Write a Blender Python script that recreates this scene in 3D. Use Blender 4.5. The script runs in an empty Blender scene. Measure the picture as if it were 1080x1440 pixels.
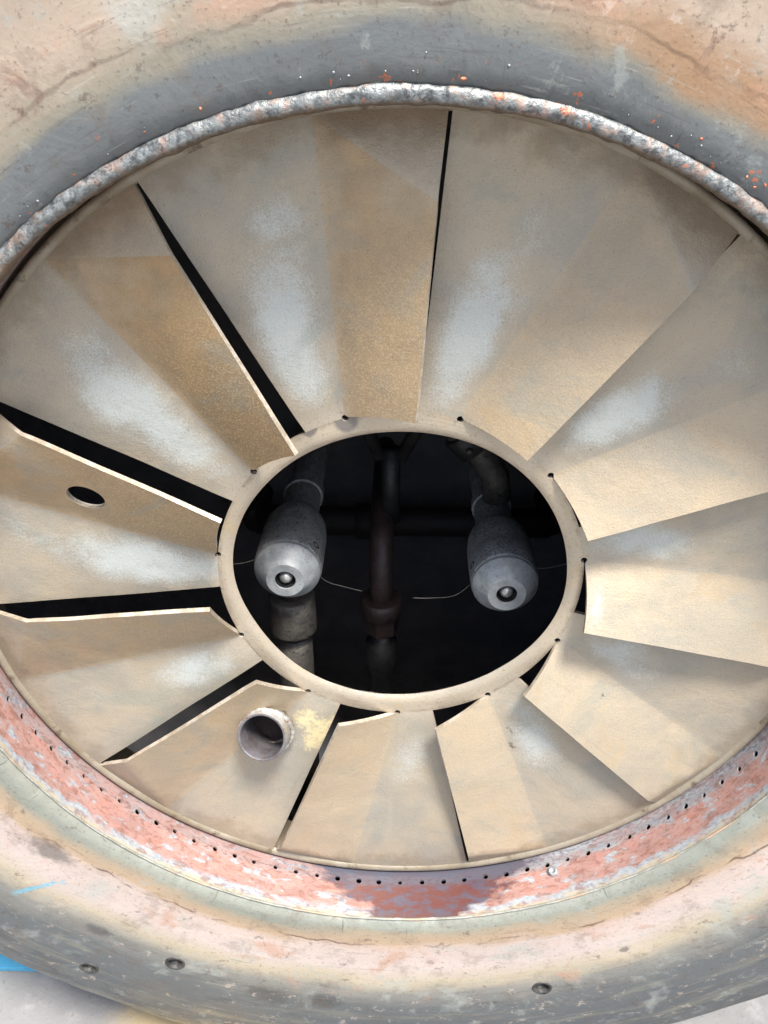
import bpy, bmesh, math, random
import numpy as np
from mathutils import Vector, Matrix, noise
from mathutils.geometry import delaunay_2d_cdt

random.seed(7)
PI = math.pi
R = math.radians
SC = bpy.context.scene
COL = SC.collection
# One model unit is the radius of the burner throat; every assembly is scaled by S to metres.
S = 0.5
AXIS_H = 1.965 * S                      # height of the burner axis above the concrete


def to_world(x, y, z):
    """burner frame (z points out of the mouth) -> world"""
    return Vector((x * S, -z * S, y * S + AXIS_H))


# ------------------------------------------------------------------ camera
cam = bpy.data.cameras.new('camera')
cam.sensor_fit = 'VERTICAL'
cam.sensor_height = 36.0
cam.lens = 36.0 * 1150 / 1440
cam.clip_start = 0.02
cam.clip_end = 500
camo = bpy.data.objects.new('camera', cam)
COL.objects.link(camo)
_r = Vector((0.99976439, 0.0, -0.02170647))
_d = Vector((0.01110943, -0.859103, 0.51168215))
_f = Vector((-0.01864809, -0.51180274, -0.85890058))
_c = (-0.00321066, 1.10115468, 1.50517557)
_w = lambda v: Vector((v.x, -v.z, v.y))
mx, my, mz = _w(_r), -_w(_d), -_w(_f)
m = Matrix((mx, my, mz)).transposed().to_4x4()
m.translation = to_world(*_c)
camo.matrix_world = m
SC.camera = camo

# ------------------------------------------------------------------ sky, sun, exposure
SUN_EL, SUN_AZ = R(65), R(30)          # azimuth: to the right of the viewer's back
sdir = Vector((math.sin(SUN_AZ) * math.cos(SUN_EL), -math.cos(SUN_AZ) * math.cos(SUN_EL), math.sin(SUN_EL)))
world = bpy.data.worlds.new('World')
SC.world = world
world.use_nodes = True
wn = world.node_tree
sky = wn.nodes.new('ShaderNodeTexSky')
sky.sky_type = 'NISHITA'
sky.sun_disc = False
sky.sun_elevation = SUN_EL
sky.sun_rotation = math.atan2(sdir.x, sdir.y)
sky.dust_density = 3.0
sky.air_density = 1.0
bg = wn.nodes['Background']
bg.inputs['Strength'].default_value = 0.05
wn.links.new(sky.outputs[0], bg.inputs['Color'])
sun = bpy.data.lights.new('sun', 'SUN')
sun.energy = 1.5
sun.angle = R(12)
sun.color = (1.0, 0.965, 0.91)
suno = bpy.data.objects.new('sun', sun)
suno.rotation_euler = sdir.to_track_quat('Z', 'Y').to_euler()
suno.location = (3, -4, 6)
COL.objects.link(suno)
SC.cycles.max_bounces = 6
SC.cycles.diffuse_bounces = 3
SC.cycles.glossy_bounces = 3
SC.view_settings.view_transform = 'Standard'
SC.view_settings.look = 'None'
SC.view_settings.gamma = 1
SC.view_settings.use_curve_mapping = False
SC.view_settings.exposure = 2.22


# ------------------------------------------------------------------ helpers: objects
def empty(name, label, cat, group=None):
    o = bpy.data.objects.new(name, None)
    COL.objects.link(o)
    o.location = (0, 0, AXIS_H)
    o.rotation_euler = (R(90), 0, 0)
    o.scale = (S, S, S)
    o.empty_display_size = 0.1
    tag(o, label, cat, group)
    return o


def tag(o, label=None, cat=None, group=None, kind=None):
    if label: o['label'] = label
    if cat: o['category'] = cat
    if group: o['group'] = group
    if kind: o['kind'] = kind
    return o


def mesh_obj(name, verts, faces, mats, parent=None, smooth=True, attrs=None, sharp=None):
    me = bpy.data.meshes.new(name)
    me.from_pydata([tuple(v) for v in verts], [], [tuple(f) for f in faces])
    me.update()
    for mt in (mats if isinstance(mats, (list, tuple)) else [mats]):
        me.materials.append(mt)
    if attrs:
        for k, vals in attrs.items():
            a = me.attributes.new(k, 'FLOAT', 'POINT')
            a.data.foreach_set('value', np.asarray(vals, dtype=np.float32))
    bm = bmesh.new(); bm.from_mesh(me)
    if sharp is not None:
        for e in bm.edges:
            if len(e.link_faces) == 2 and e.calc_face_angle(0) > R(sharp):
                e.smooth = False
    for f in bm.faces: f.smooth = smooth
    bm.to_mesh(me); bm.free()
    o = bpy.data.objects.new(name, me)
    COL.objects.link(o)
    if parent: o.parent = parent
    return o


def solidify(o, t, offset=-1, rim=None):
    md = o.modifiers.new('thickness', 'SOLIDIFY')
    md.thickness = t
    md.offset = offset
    md.use_even_offset = False
    if rim is not None:
        md.material_offset_rim = rim
        es = o.modifiers.new('crisp_edges', 'EDGE_SPLIT')
        es.split_angle = R(42)
    return o


def fix_normals(verts, faces):
    me = bpy.data.meshes.new('tmp')
    me.from_pydata([tuple(v) for v in verts], [], [tuple(f) for f in faces])
    bm = bmesh.new(); bm.from_mesh(me)
    bmesh.ops.recalc_face_normals(bm, faces=bm.faces)
    out = [tuple(v.index for v in f.verts) for f in bm.faces]
    bm.free(); bpy.data.meshes.remove(me)
    return out


def lathe(profile, n, axis_o=(0, 0, 0), axis=(0, 0, 1), closed=False, wob=0.0):
    """revolve (radius, height) pairs about an axis; returns verts, faces"""
    ax = Vector(axis).normalized()
    q = ax.to_track_quat('Z', 'Y')
    ao = Vector(axis_o)
    V, F = [], []
    k = len(profile)
    for i in range(n):
        a = 2 * PI * i / n
        for (r, h) in profile:
            rr = r * (1 + wob * noise.noise(Vector((math.cos(a) * 1.5, math.sin(a) * 1.5, h * 3))))
            V.append(ao + q @ Vector((rr * math.cos(a), rr * math.sin(a), h)))
    for i in range(n):
        j = (i + 1) % n
        for t in range(k if closed else k - 1):
            u = (t + 1) % k
            F.append((i * k + t, j * k + t, j * k + u, i * k + u))
    return V, F


def tube(path, rad, n=10, cap=True):
    """swept round tube; rad may be a list"""
    P = [Vector(p) for p in path]
    if not isinstance(rad, (list, tuple)): rad = [rad] * len(P)
    V, F = [], []
    up = Vector((0, 0, 1))
    prev = None
    for i, p in enumerate(P):
        t = (P[min(i + 1, len(P) - 1)] - P[max(i - 1, 0)]).normalized()
        if prev is None:
            x = t.orthogonal().normalized()
        else:
            x = (prev - t * prev.dot(t)).normalized()
        prev = x
        y = t.cross(x)
        for k in range(n):
            a = 2 * PI * k / n
            V.append(p + (x * math.cos(a) + y * math.sin(a)) * rad[i])
    for i in range(len(P) - 1):
        for k in range(n):
            l = (k + 1) % n
            F.append((i * n + k, i * n + l, (i + 1) * n + l, (i + 1) * n + k))
    if cap:
        F.append(tuple(range(n))[::-1]); F.append(tuple((len(P) - 1) * n + k for k in range(n)))
    return V, F


def inside_poly(px, py, poly):
    poly = np.asarray(poly); x, y = poly[:, 0], poly[:, 1]
    x2, y2 = np.roll(x, -1), np.roll(y, -1)
    c = np.zeros(len(px), bool)
    for a, b, d, e in zip(x, y, x2, y2):
        if b == e: continue
        t = ((b > py) != (e > py)) & (px < (d - a) * (py - b) / (e - b) + a)
        c ^= t
    return c


def cdt(loops, spacing, inner_edges=(), jitter=0.25, mind=0.55):
    """triangulate the first loop minus the others, with filler points for a fine skin"""
    V, E = [], []
    for lp in loops:
        b = len(V); n = len(lp)
        V += [Vector((p[0], p[1])) for p in lp]
        E += [(b + i, b + (i + 1) % n) for i in range(n)]
    for path in inner_edges:
        b = len(V)
        V += [Vector((p[0], p[1])) for p in path]
        E += [(b + i, b + i + 1) for i in range(len(path) - 1)]
    B = np.array([[v.x, v.y] for v in V])
    o = np.asarray(loops[0])
    lo, hi = o.min(0), o.max(0)
    xs = np.arange(lo[0], hi[0], spacing); ys = np.arange(lo[1], hi[1], spacing * 0.87)
    X, Y = np.meshgrid(xs, ys)
    X = X + (np.arange(len(ys)) % 2)[:, None] * spacing * 0.5
    rng = np.random.RandomState(3)
    X = X + rng.uniform(-jitter, jitter, X.shape) * spacing; Y = Y + rng.uniform(-jitter, jitter, Y.shape) * spacing
    px, py = X.ravel(), Y.ravel()
    k = inside_poly(px, py, o)
    for lp in loops[1:]: k &= ~inside_poly(px, py, lp)
    px, py = px[k], py[k]
    keep = np.ones(len(px), bool)
    for b in B:
        keep &= (px - b[0]) ** 2 + (py - b[1]) ** 2 > (mind * spacing) ** 2
    V += [Vector((a, b)) for a, b in zip(px[keep], py[keep])]
    ov, oe, of, *_ = delaunay_2d_cdt(V, E, [], 2, 1e-7)
    OV = np.array([(v.x, v.y) for v in ov]); OF = [tuple(f) for f in of]
    cen = np.array([OV[list(f)].mean(0) for f in OF])
    k = inside_poly(cen[:, 0], cen[:, 1], o)
    for lp in loops[1:]: k &= ~inside_poly(cen[:, 0], cen[:, 1], lp)
    OF = [f for f, q in zip(OF, k) if q]
    used = sorted({i for f in OF for i in f}); mp = {a: b for b, a in enumerate(used)}
    return [tuple(OV[i]) for i in used], [tuple(mp[i] for i in f) for f in OF]


def seg(a, b, sp):
    n = max(1, int(round(math.hypot(b[0] - a[0], b[1] - a[1]) / sp)))
    return [(a[0] + (b[0] - a[0]) * i / n, a[1] + (b[1] - a[1]) * i / n) for i in range(n + 1)]


def pol(r, deg):
    return (r * math.cos(R(deg)), r * math.sin(R(deg)))


# ------------------------------------------------------------------ helpers: materials
class NT:
    def __init__(s, name):
        s.m = bpy.data.materials.new(name); s.m.use_nodes = True
        s.t = s.m.node_tree; s.n = s.t.nodes
        s.b = s.n['Principled BSDF']

    def link(s, a, b): s.t.links.new(a, b)

    def inp(s, sock, v):
        if hasattr(v, 'is_output') or isinstance(v, bpy.types.NodeSocket): s.link(v, sock)
        elif isinstance(v, (tuple, list)) and len(v) == 3 and sock.type == 'RGBA': sock.default_value = (*v, 1)
        else: sock.default_value = v

    def obj(s): 
        return s.n.new('ShaderNodeTexCoord').outputs['Object']

    def attr(s, name):
        a = s.n.new('ShaderNodeAttribute'); a.attribute_name = name
        return a.outputs['Fac']

    def math(s, op, a, b=0.0, c=None, clamp=False):
        k = s.n.new('ShaderNodeMath'); k.operation = op; k.use_clamp = clamp
        s.inp(k.inputs[0], a); s.inp(k.inputs[1], b)
        if c is not None: s.inp(k.inputs[2], c)
        return k.outputs[0]

    def smooth(s, v, lo, hi, a=0.0, b=1.0):
        k = s.n.new('ShaderNodeMapRange'); k.interpolation_type = 'SMOOTHSTEP'
        s.inp(k.inputs['Value'], v)
        for nme, val in (('From Min', lo), ('From Max', hi), ('To Min', a), ('To Max', b)): s.inp(k.inputs[nme], val)
        return k.outputs[0]

    def noise(s, vec, scale, detail=4.0, rough=0.55, dist=0.0):
        k = s.n.new('ShaderNodeTexNoise')
        s.inp(k.inputs['Vector'], vec)
        k.inputs['Scale'].default_value = scale; k.inputs['Detail'].default_value = detail
        k.inputs['Roughness'].default_value = rough; k.inputs['Distortion'].default_value = dist
        return k.outputs['Fac']

    def voro(s, vec, scale, feature='F1'):
        k = s.n.new('ShaderNodeTexVoronoi'); k.feature = feature
        s.inp(k.inputs['Vector'], vec); k.inputs['Scale'].default_value = scale
        return k.outputs['Distance']

    def mix(s, f, a, b, mode='MIX'):
        k = s.n.new('ShaderNodeMix'); k.data_type = 'RGBA'; k.blend_type = mode
        s.inp(k.inputs[0], f); s.inp(k.inputs[6], a); s.inp(k.inputs[7], b)
        return k.outputs[2]

    def ramp(s, v, stops):
        k = s.n.new('ShaderNodeValToRGB'); s.inp(k.inputs[0], v)
        el = k.color_ramp.elements
        while len(el) > 1: el.remove(el[-1])
        el[0].position = stops[0][0]; el[0].color = (*stops[0][1], 1)
        for p, c in stops[1:]:
            e = el.new(p); e.color = (*c, 1)
        return k.outputs[0]

    def xyz(s, v):
        k = s.n.new('ShaderNodeSeparateXYZ'); s.inp(k.inputs[0], v)
        return k.outputs[0], k.outputs[1], k.outputs[2]

    def comb(s, x, y, z):
        k = s.n.new('ShaderNodeCombineXYZ')
        for i, v in enumerate((x, y, z)): s.inp(k.inputs[i], v)
        return k.outputs[0]

    def scale(s, vec, sc):
        k = s.n.new('ShaderNodeVectorMath'); k.operation = 'MULTIPLY'
        s.inp(k.inputs[0], vec); k.inputs[1].default_value = sc
        return k.outputs[0]

    def polar(s):
        v = s.obj(); x, y, z = s.xyz(v)
        rad = s.math('SQRT', s.math('ADD', s.math('MULTIPLY', x, x), s.math('MULTIPLY', y, y)))
        ang = s.math('ARCTAN2', y, x)
        return v, x, y, z, rad, ang

    def bump(s, h, strength, dist, normal=None):
        k = s.n.new('ShaderNodeBump'); k.inputs['Strength'].default_value = strength; k.inputs['Distance'].default_value = dist
        s.inp(k.inputs['Height'], h)
        if normal is not None: s.link(normal, k.inputs['Normal'])
        return k.outputs[0]

    def out(s, col=None, rough=None, metal=None, normal=None, spec=None):
        for nme, v in (('Base Color', col), ('Roughness', rough), ('Metallic', metal), ('Normal', normal), ('Specular IOR Level', spec)):
            if v is not None: s.inp(s.b.inputs[nme], v)
        return s.m


def srgb(r, g, b, k=1.0):
    f = lambda c: ((c / 255 + 0.055) / 1.055) ** 2.4 if c > 10 else c / 255 / 12.92
    return (f(r) * k, f(g) * k, f(b) * k)


# ------------------------------------------------------------------ materials
def hub_tint(t, v):
    n = t.noise(v, 8, 4); f = t.noise(v, 160, 2)
    col = t.mix(t.smooth(n, .35, .65), srgb(208, 194, 172, .92), srgb(196, 184, 164, .9))
    col = t.mix(t.smooth(t.noise(v, 13, 4, .6), .55, .72, 0, .5), col, srgb(212, 188, 148, .85))
    col = t.mix(t.smooth(f, .58, .72, 0, .3), col, srgb(120, 104, 86, .7))
    return col, n, f


def mat_vane():
    t = NT('heat_tinted_steel_sheet')
    v, px_, py_, pz_, prad, pang = t.polar()
    big = t.noise(v, 4.2, 5, 0.62, .3)
    mid = t.noise(v, 14, 5, 0.65)
    blot = t.noise(v, 7.5, 4, 0.6, .8)
    fine = t.noise(v, 250, 2, 0.6)
    grit = t.noise(v, 420, 1, 0.5)
    streak = t.noise(t.comb(t.math('MULTIPLY', pang, 34), t.math('MULTIPLY', prad, 3.2), 0.0), 1.0, 4, .65, .25)
    flap = t.attr('flap'); warm = t.attr('warm'); patch = t.attr('patch'); burn = t.attr('burn')
    base = t.mix(t.smooth(big, 0.35, 0.68), srgb(202, 186, 161, .85), srgb(178, 171, 157, .85))
    base = t.mix(t.smooth(mid, 0.52, 0.78, 0, 0.45), base, srgb(205, 184, 148, .8))
    hc, _, _ = hub_tint(t, v)
    base = t.mix(t.math('MULTIPLY', t.smooth(prad, .475, .425), t.math('SUBTRACT', 1.0, flap)), base, hc)
    brown = t.mix(t.smooth(mid, 0.3, 0.7), srgb(196, 161, 115, .8), srgb(176, 150, 114, .8))
    hot = t.math('MULTIPLY', t.math('MULTIPLY', flap, warm), t.smooth(t.math('ADD', big, t.math('MULTIPLY', t.attr('hubward'), .3)), .35, .6, .45, 1))
    hot = t.math('MULTIPLY', hot, t.smooth(t.math('ADD', t.attr('fold'), t.math('MULTIPLY', t.math('SUBTRACT', mid, .5), .3)), -.05, .3, .6, 1))
    base = t.mix(t.math('MULTIPLY', t.math('SUBTRACT', 1.0, flap), .22), base, srgb(166, 163, 152, .82))  # flat parts greyed: shade side of the fold painted into the colour
    base = t.mix(t.math('MULTIPLY', flap, .22), base, srgb(212, 195, 168, .85))  # flaps lightened: light side of the fold painted into the colour
    col = t.mix(hot, base, brown)
    # coarse golden scale towards the hub on the hottest flaps
    sp = t.math('MULTIPLY', t.smooth(fine, 0.5, 0.62), t.math('MULTIPLY', t.math('MAXIMUM', hot, t.math('MULTIPLY', flap, .4)), t.attr('hubward')))
    col = t.mix(t.math('MULTIPLY', sp, 0.7), col, srgb(226, 200, 158, .85))
    gold = t.math('MULTIPLY', t.smooth(blot, .56, .7), flap)
    col = t.mix(t.math('MULTIPLY', gold, .3), col, srgb(206, 176, 128, .8))
    # pale blue grey bloom; ragged outline that breaks up into grains
    pm = t.math('ADD', patch, t.math('MULTIPLY', t.math('SUBTRACT', blot, 0.5), 1.2))
    pm = t.math('ADD', pm, t.math('MULTIPLY', t.math('SUBTRACT', mid, 0.5), 0.8))
    pm = t.math('ADD', pm, t.math('MULTIPLY', t.math('SUBTRACT', fine, 0.5), 1.2))
    pm = t.math('MULTIPLY', t.smooth(pm, 0.12, 1.0), t.smooth(patch, .02, .4))
    col = t.mix(t.math('MULTIPLY', pm, 0.88), col, srgb(210, 215, 210, .88))
    # thin grey-green film in drifts
    film = t.smooth(t.noise(t.scale(v, (1.0, 1.3, 1.0)), 5.2, 5, 0.65, 0.8), 0.52, 0.68, 0, 0.36)
    col = t.mix(film, col, srgb(158, 166, 158, .8))
    # radial wipe marks and soot runs
    col = t.mix(t.smooth(streak, .6, .76, 0, .14), col, srgb(138, 124, 104, .75))
    col = t.mix(t.smooth(streak, .40, .27, 0, .13), col, srgb(216, 206, 188, .8))
    # darker brown mottling towards the rim
    rimd = t.math('ADD', t.smooth(prad, .84, .99), t.math('MULTIPLY', t.math('SUBTRACT', mid, .5), 1.4))
    col = t.mix(t.smooth(rimd, .55, 1.1, 0, .4), col, srgb(138, 122, 98, .75))
    # speckle and pits
    col = t.mix(t.smooth(grit, 0.58, 0.74, 0, 0.32), col, srgb(120, 102, 80, .7))
    pits = t.smooth(t.voro(v, 46), 0.03, 0.075, 0.6, 0)
    pits = t.math('MULTIPLY', pits, t.smooth(blot, 0.54, 0.62))
    col = t.mix(pits, col, srgb(96, 78, 62, .7))
    # scratches in two directions
    sc = t.noise(t.scale(v, (5, 90, 5)), 3.0, 3, 0.6, 0.4)
    col = t.mix(t.smooth(sc, 0.68, 0.78, 0, 0.25), col, srgb(225, 217, 202, .8))
    sc2 = t.noise(t.scale(v, (70, 6, 5)), 3.0, 3, 0.6, 0.5)
    col = t.mix(t.smooth(sc2, 0.72, 0.80, 0, 0.3), col, srgb(124, 110, 92, .75))
    stain = t.attr('stain')
    col = t.mix(t.smooth(t.math('ADD', stain, t.math('MULTIPLY', t.math('SUBTRACT', t.noise(v, 70, 4, .7), .5), 3.0)), .55, .85, 0, .75), col, srgb(124, 106, 92, .7))
    bn = t.math('ADD', burn, t.math('MULTIPLY', t.math('SUBTRACT', t.noise(v, 85, 4, .75), 0.5), 2.0))
    bn = t.math('ADD', bn, t.math('MULTIPLY', t.math('SUBTRACT', mid, 0.5), 1.5))
    bm_ = t.math('MULTIPLY', t.smooth(bn, 0.3, 1.1), t.smooth(burn, .05, .3))
    col = t.mix(t.math('MULTIPLY', bm_, .85), col, srgb(240, 222, 172, .95))
    rough = t.math('ADD', t.smooth(mid, 0.2, 0.8, 0.40, 0.62), t.math('MULTIPLY', pm, 0.06))
    h = t.math('ADD', t.math('MULTIPLY', fine, 0.45), t.math('MULTIPLY', grit, 0.35))
    nrm = t.bump(h, 0.22, 0.004)
    nrm = t.bump(t.math('ADD', big, t.math('MULTIPLY', streak, .05)), 0.2, 0.016, nrm)
    return t.out(col, rough, 0.3, nrm)


def mat_edge():
    t = NT('sheared_steel_edge')
    v = t.obj()
    n = t.noise(v, 24, 5, .7)
    col = t.mix(t.smooth(n, .38, .6), srgb(216, 206, 190, .85), srgb(186, 172, 150, .8))
    return t.out(col, 0.42, 0.35, t.bump(t.noise(v, 150, 2), 0.2, 0.004))


def mat_hub():
    t = NT('polished_hub_steel')
    v, x, y, z, rad, ang = t.polar()
    col, n, f = hub_tint(t, v)
    stain = t.attr('stain')
    col = t.mix(t.smooth(t.math('ADD', stain, t.math('MULTIPLY', t.math('SUBTRACT', n, .5), .6)), .4, .65, 0, .75), col, srgb(126, 124, 124, .7))
    gm = t.math('ADD', t.smooth(rad, .395, .421), t.math('MULTIPLY', t.math('SUBTRACT', t.noise(v, 20, 5, .7), .5), 2.0))
    col = t.mix(t.smooth(gm, .7, 1.3, 0, .4), col, srgb(140, 122, 98, .75))
    circ = t.noise(t.comb(t.math('MULTIPLY', ang, 2.0), t.math('MULTIPLY', rad, 220), 0.0), 1.0, 2)
    return t.out(col, t.smooth(n, .2, .8, .3, .45), 0.5, t.bump(t.math('ADD', circ, f), .15, .003))


def mat_ring():
    t = NT('scorched_ring_steel')
    v, x, y, z, rad, ang = t.polar()
    low = t.noise(v, 3.4, 4, .55)
    low2 = t.noise(t.scale(v, (1, 1, 3)), 6.5, 5, .62, .5)
    mid = t.noise(v, 22, 5, .65)
    fine = t.noise(v, 130, 3, .6)
    # stretched along the ring: drawn smears
    arc = t.noise(t.comb(t.math('MULTIPLY', ang, 2.2), t.math('MULTIPLY', rad, 13), z), 1.6, 5, .6, .35)
    rr = t.math('ADD', rad, t.math('MULTIPLY', t.math('SUBTRACT', low, .5), .10))
    rr = t.math('ADD', rr, t.math('MULTIPLY', t.math('SUBTRACT', arc, .5), .07))
    rr = t.math('ADD', rr, t.math('MULTIPLY', t.math('SUBTRACT', mid, .5), .018))
    P = lambda r: (r - 1.0) / 0.9
    u = t.math('DIVIDE', t.math('SUBTRACT', rr, 1.0), 0.9)
    k = .86
    top = t.ramp(u, [(P(1.0), srgb(112, 114, 112, k)), (P(1.045), srgb(116, 120, 120, k)), (P(1.085), srgb(126, 130, 130, k)),
                     (P(1.11), srgb(158, 152, 136, k)), (P(1.14), srgb(182, 168, 148, k)), (P(1.19), srgb(204, 184, 164, k)),
                     (P(1.26), srgb(192, 172, 152, k)), (P(1.33), srgb(205, 190, 170, k)), (P(1.5), srgb(120, 124, 126, k))])
    bot = t.ramp(u, [(P(1.0), srgb(165, 166, 154, k)), (P(1.05), srgb(160, 164, 152, k)), (P(1.078), srgb(188, 172, 148, k)),
                     (P(1.11), srgb(205, 178, 148, k)), (P(1.14), srgb(224, 204, 192, k)), (P(1.22), srgb(226, 210, 200, k)),
                     (P(1.285), srgb(212, 198, 172, k)), (P(1.345), srgb(158, 156, 148, k)), (P(1.42), srgb(116, 120, 120, k)),
                     (P(1.56), srgb(104, 109, 112, k)), (P(1.72), srgb(98, 102, 104, k)), (P(1.9), srgb(105, 104, 100, k))])
    col = t.mix(t.smooth(y, -.35, .25), bot, top)
    # rusty orange drift, upper right
    dr = t.math('MULTIPLY', t.smooth(x, .12, .42), t.smooth(y, .3, .7))
    band = t.math('MULTIPLY', t.smooth(rr, 1.095, 1.125), t.smooth(rr, 1.2, 1.15))
    col = t.mix(t.math('MULTIPLY', t.math('MULTIPLY', dr, band), .75), col, srgb(178, 136, 98, k))
    # salmon and white blotches of burnt paint outside the tide line
    out_ = t.smooth(rr, 1.11, 1.17)
    bl = t.math('MULTIPLY', t.smooth(low2, .54, .66), t.math('MULTIPLY', out_, t.smooth(rr, 1.42, 1.3)))
    col = t.mix(t.math('MULTIPLY', bl, .6), col, srgb(206, 160, 132, k))
    bl2 = t.math('MULTIPLY', t.smooth(t.noise(v, 9.5, 5, .65, .8), .57, .68), t.math('MULTIPLY', out_, t.smooth(y, -.2, .4)))
    col = t.mix(t.math('MULTIPLY', bl2, .7), col, srgb(150, 118, 104, k))
    bl3 = t.math('MULTIPLY', t.smooth(t.noise(v, 5.0, 4, .6, .4), .56, .68), out_)
    col = t.mix(t.math('MULTIPLY', bl3, .55), col, srgb(196, 202, 194, k))
    # the lower belt: smears of grey, dull green and cream
    belt = t.smooth(rr, 1.30, 1.42)
    sm = t.smooth(arc, .5, .66)
    col = t.mix(t.math('MULTIPLY', t.math('MULTIPLY', belt, sm), .6), col, srgb(150, 148, 134, k))
    dk = t.math('MULTIPLY', belt, t.smooth(t.noise(t.comb(t.math('MULTIPLY', ang, 7), t.math('MULTIPLY', rad, 18), z), 1.3, 5, .6), .56, .7))
    col = t.mix(t.math('MULTIPLY', dk, .55), col, srgb(76, 78, 80, k))
    # dark smudges
    for (a, r0, w) in ((-127.9, 1.35, .035), (-141, 1.15, .05), (-105, 1.42, .06), (-60, 1.27, .014), (-99, 1.41, .05)):
        cx, cy = pol(r0, a)
        # elongated along the ring
        ca, sa = math.cos(R(a)), math.sin(R(a))
        dx = t.math('SUBTRACT', x, cx); dy = t.math('SUBTRACT', y, cy)
        dr_ = t.math('ADD', t.math('MULTIPLY', dx, ca), t.math('MULTIPLY', dy, sa))
        dt = t.math('ADD', t.math('MULTIPLY', dx, -sa), t.math('MULTIPLY', dy, ca))
        d = t.math('SQRT', t.math('ADD', t.math('MULTIPLY', dr_, dr_), t.math('MULTIPLY', t.math('MULTIPLY', dt, dt), .45)))
        d = t.math('ADD', d, t.math('MULTIPLY', t.math('SUBTRACT', mid, .5), w * 1.6))
        col = t.mix(t.smooth(d, w * .35, w, .62, 0), col, srgb(84, 84, 84, k))
    # bright blue paint scuff at the far left
    cx, cy = pol(1.29, -137.5)
    dx = t.math('SUBTRACT', x, cx); dy = t.math('SUBTRACT', y, cy)
    ln = t.math('ABSOLUTE', t.math('ADD', t.math('MULTIPLY', dx, -.35), t.math('MULTIPLY', dy, .94)))
    ln = t.math('ADD', ln, t.math('MULTIPLY', t.math('SUBTRACT', t.noise(v, 45, 4, .7), .5), .06))
    sf = t.math('MULTIPLY', t.smooth(ln, .001, .010, 1, 0), t.smooth(t.math('ABSOLUTE', dx), .05, .09, 1, 0))
    col = t.mix(sf, col, srgb(140, 200, 220, .9))
    # the wavy tide line: a step where the coating lifts
    tl = t.math('ADD', rad, t.math('MULTIPLY', t.math('SUBTRACT', t.noise(v, 5.5, 3, .55), .5), .085))
    tl = t.math('ADD', tl, t.math('MULTIPLY', t.math('SUBTRACT', mid, .5), .012))
    tl = t.math('SUBTRACT', tl, t.smooth(y, .5, 1.1, 0, .014))
    dist = t.math('ABSOLUTE', t.math('SUBTRACT', tl, 1.122))
    ll = t.math('MULTIPLY', t.smooth(dist, .0012, .0055, 1, 0), t.smooth(t.noise(v, 8, 3), .42, .62))
    col = t.mix(t.math('MULTIPLY', ll, t.smooth(y, -.3, .3, .8, .42)), col, srgb(104, 84, 74, k))
    # radial dark scratches on the inner belt
    rs = t.noise(t.comb(t.math('MULTIPLY', ang, 75), t.math('MULTIPLY', rad, 7), 0.0), 1.0, 2, .5)
    rsm = t.math('MULTIPLY', t.smooth(rs, .7, .78), t.smooth(rr, 1.13, 1.08))
    col = t.mix(t.math('MULTIPLY', rsm, .55), col, srgb(72, 74, 78, k))
    # orange rust flecks by the weld
    rf = t.math('MULTIPLY', t.smooth(t.noise(v, 40, 3, .7), .64, .7), t.smooth(rad, 1.075, 1.04))
    col = t.mix(t.math('MULTIPLY', rf, t.smooth(y, -.3, .3)), col, srgb(214, 122, 84, k))
    # circumferential wipe scratches, crisp scale edges, pits and soot
    cs = t.noise(t.comb(t.math('MULTIPLY', ang, 5), t.math('MULTIPLY', rad, 110), t.math('MULTIPLY', z, 60)), 1.0, 4, .7, .2)
    col = t.mix(t.smooth(cs, .60, .72, 0, .4), col, srgb(96, 88, 80, .75))
    col = t.mix(t.smooth(cs, .38, .28, 0, .35), col, srgb(214, 206, 194, .8))
    gr = t.noise(v, 11, 8, .72, .3)
    col = t.mix(t.smooth(gr, .52, .66, 0, .32), col, srgb(128, 108, 92, .75))
    col = t.mix(t.smooth(gr, .42, .34, 0, .4), col, srgb(188, 194, 186, .8))
    gr2 = t.noise(t.scale(v, (1, 1, 2)), 26, 7, .75)
    col = t.mix(t.smooth(gr2, .60, .65, 0, .5), col, srgb(104, 82, 70, .75))
    col = t.mix(t.math('MULTIPLY', t.smooth(gr2, .40, .37, 0, .5), out_), col, srgb(226, 208, 192, .8))
    pit = t.math('MULTIPLY', t.smooth(t.voro(v, 38), .03, .09, .7, 0), t.smooth(low2, .5, .58))
    col = t.mix(pit, col, srgb(74, 66, 60, .7))
    col = t.mix(t.smooth(fine, .58, .72, 0, .4), col, srgb(92, 82, 74, .7))
    rough = t.smooth(low2, .3, .7, .34, .56)
    st = t.math('MULTIPLY', t.smooth(tl, 1.117, 1.127), 1.0)
    nrm = t.bump(st, .14, .003)
    nrm = t.bump(t.math('ADD', fine, t.math('ADD', mid, t.smooth(gr2, .37, .40))), .07, .005, nrm)
    nrm = t.bump(low2, .12, .02, nrm)
    return t.out(col, rough, .3, nrm)


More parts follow.
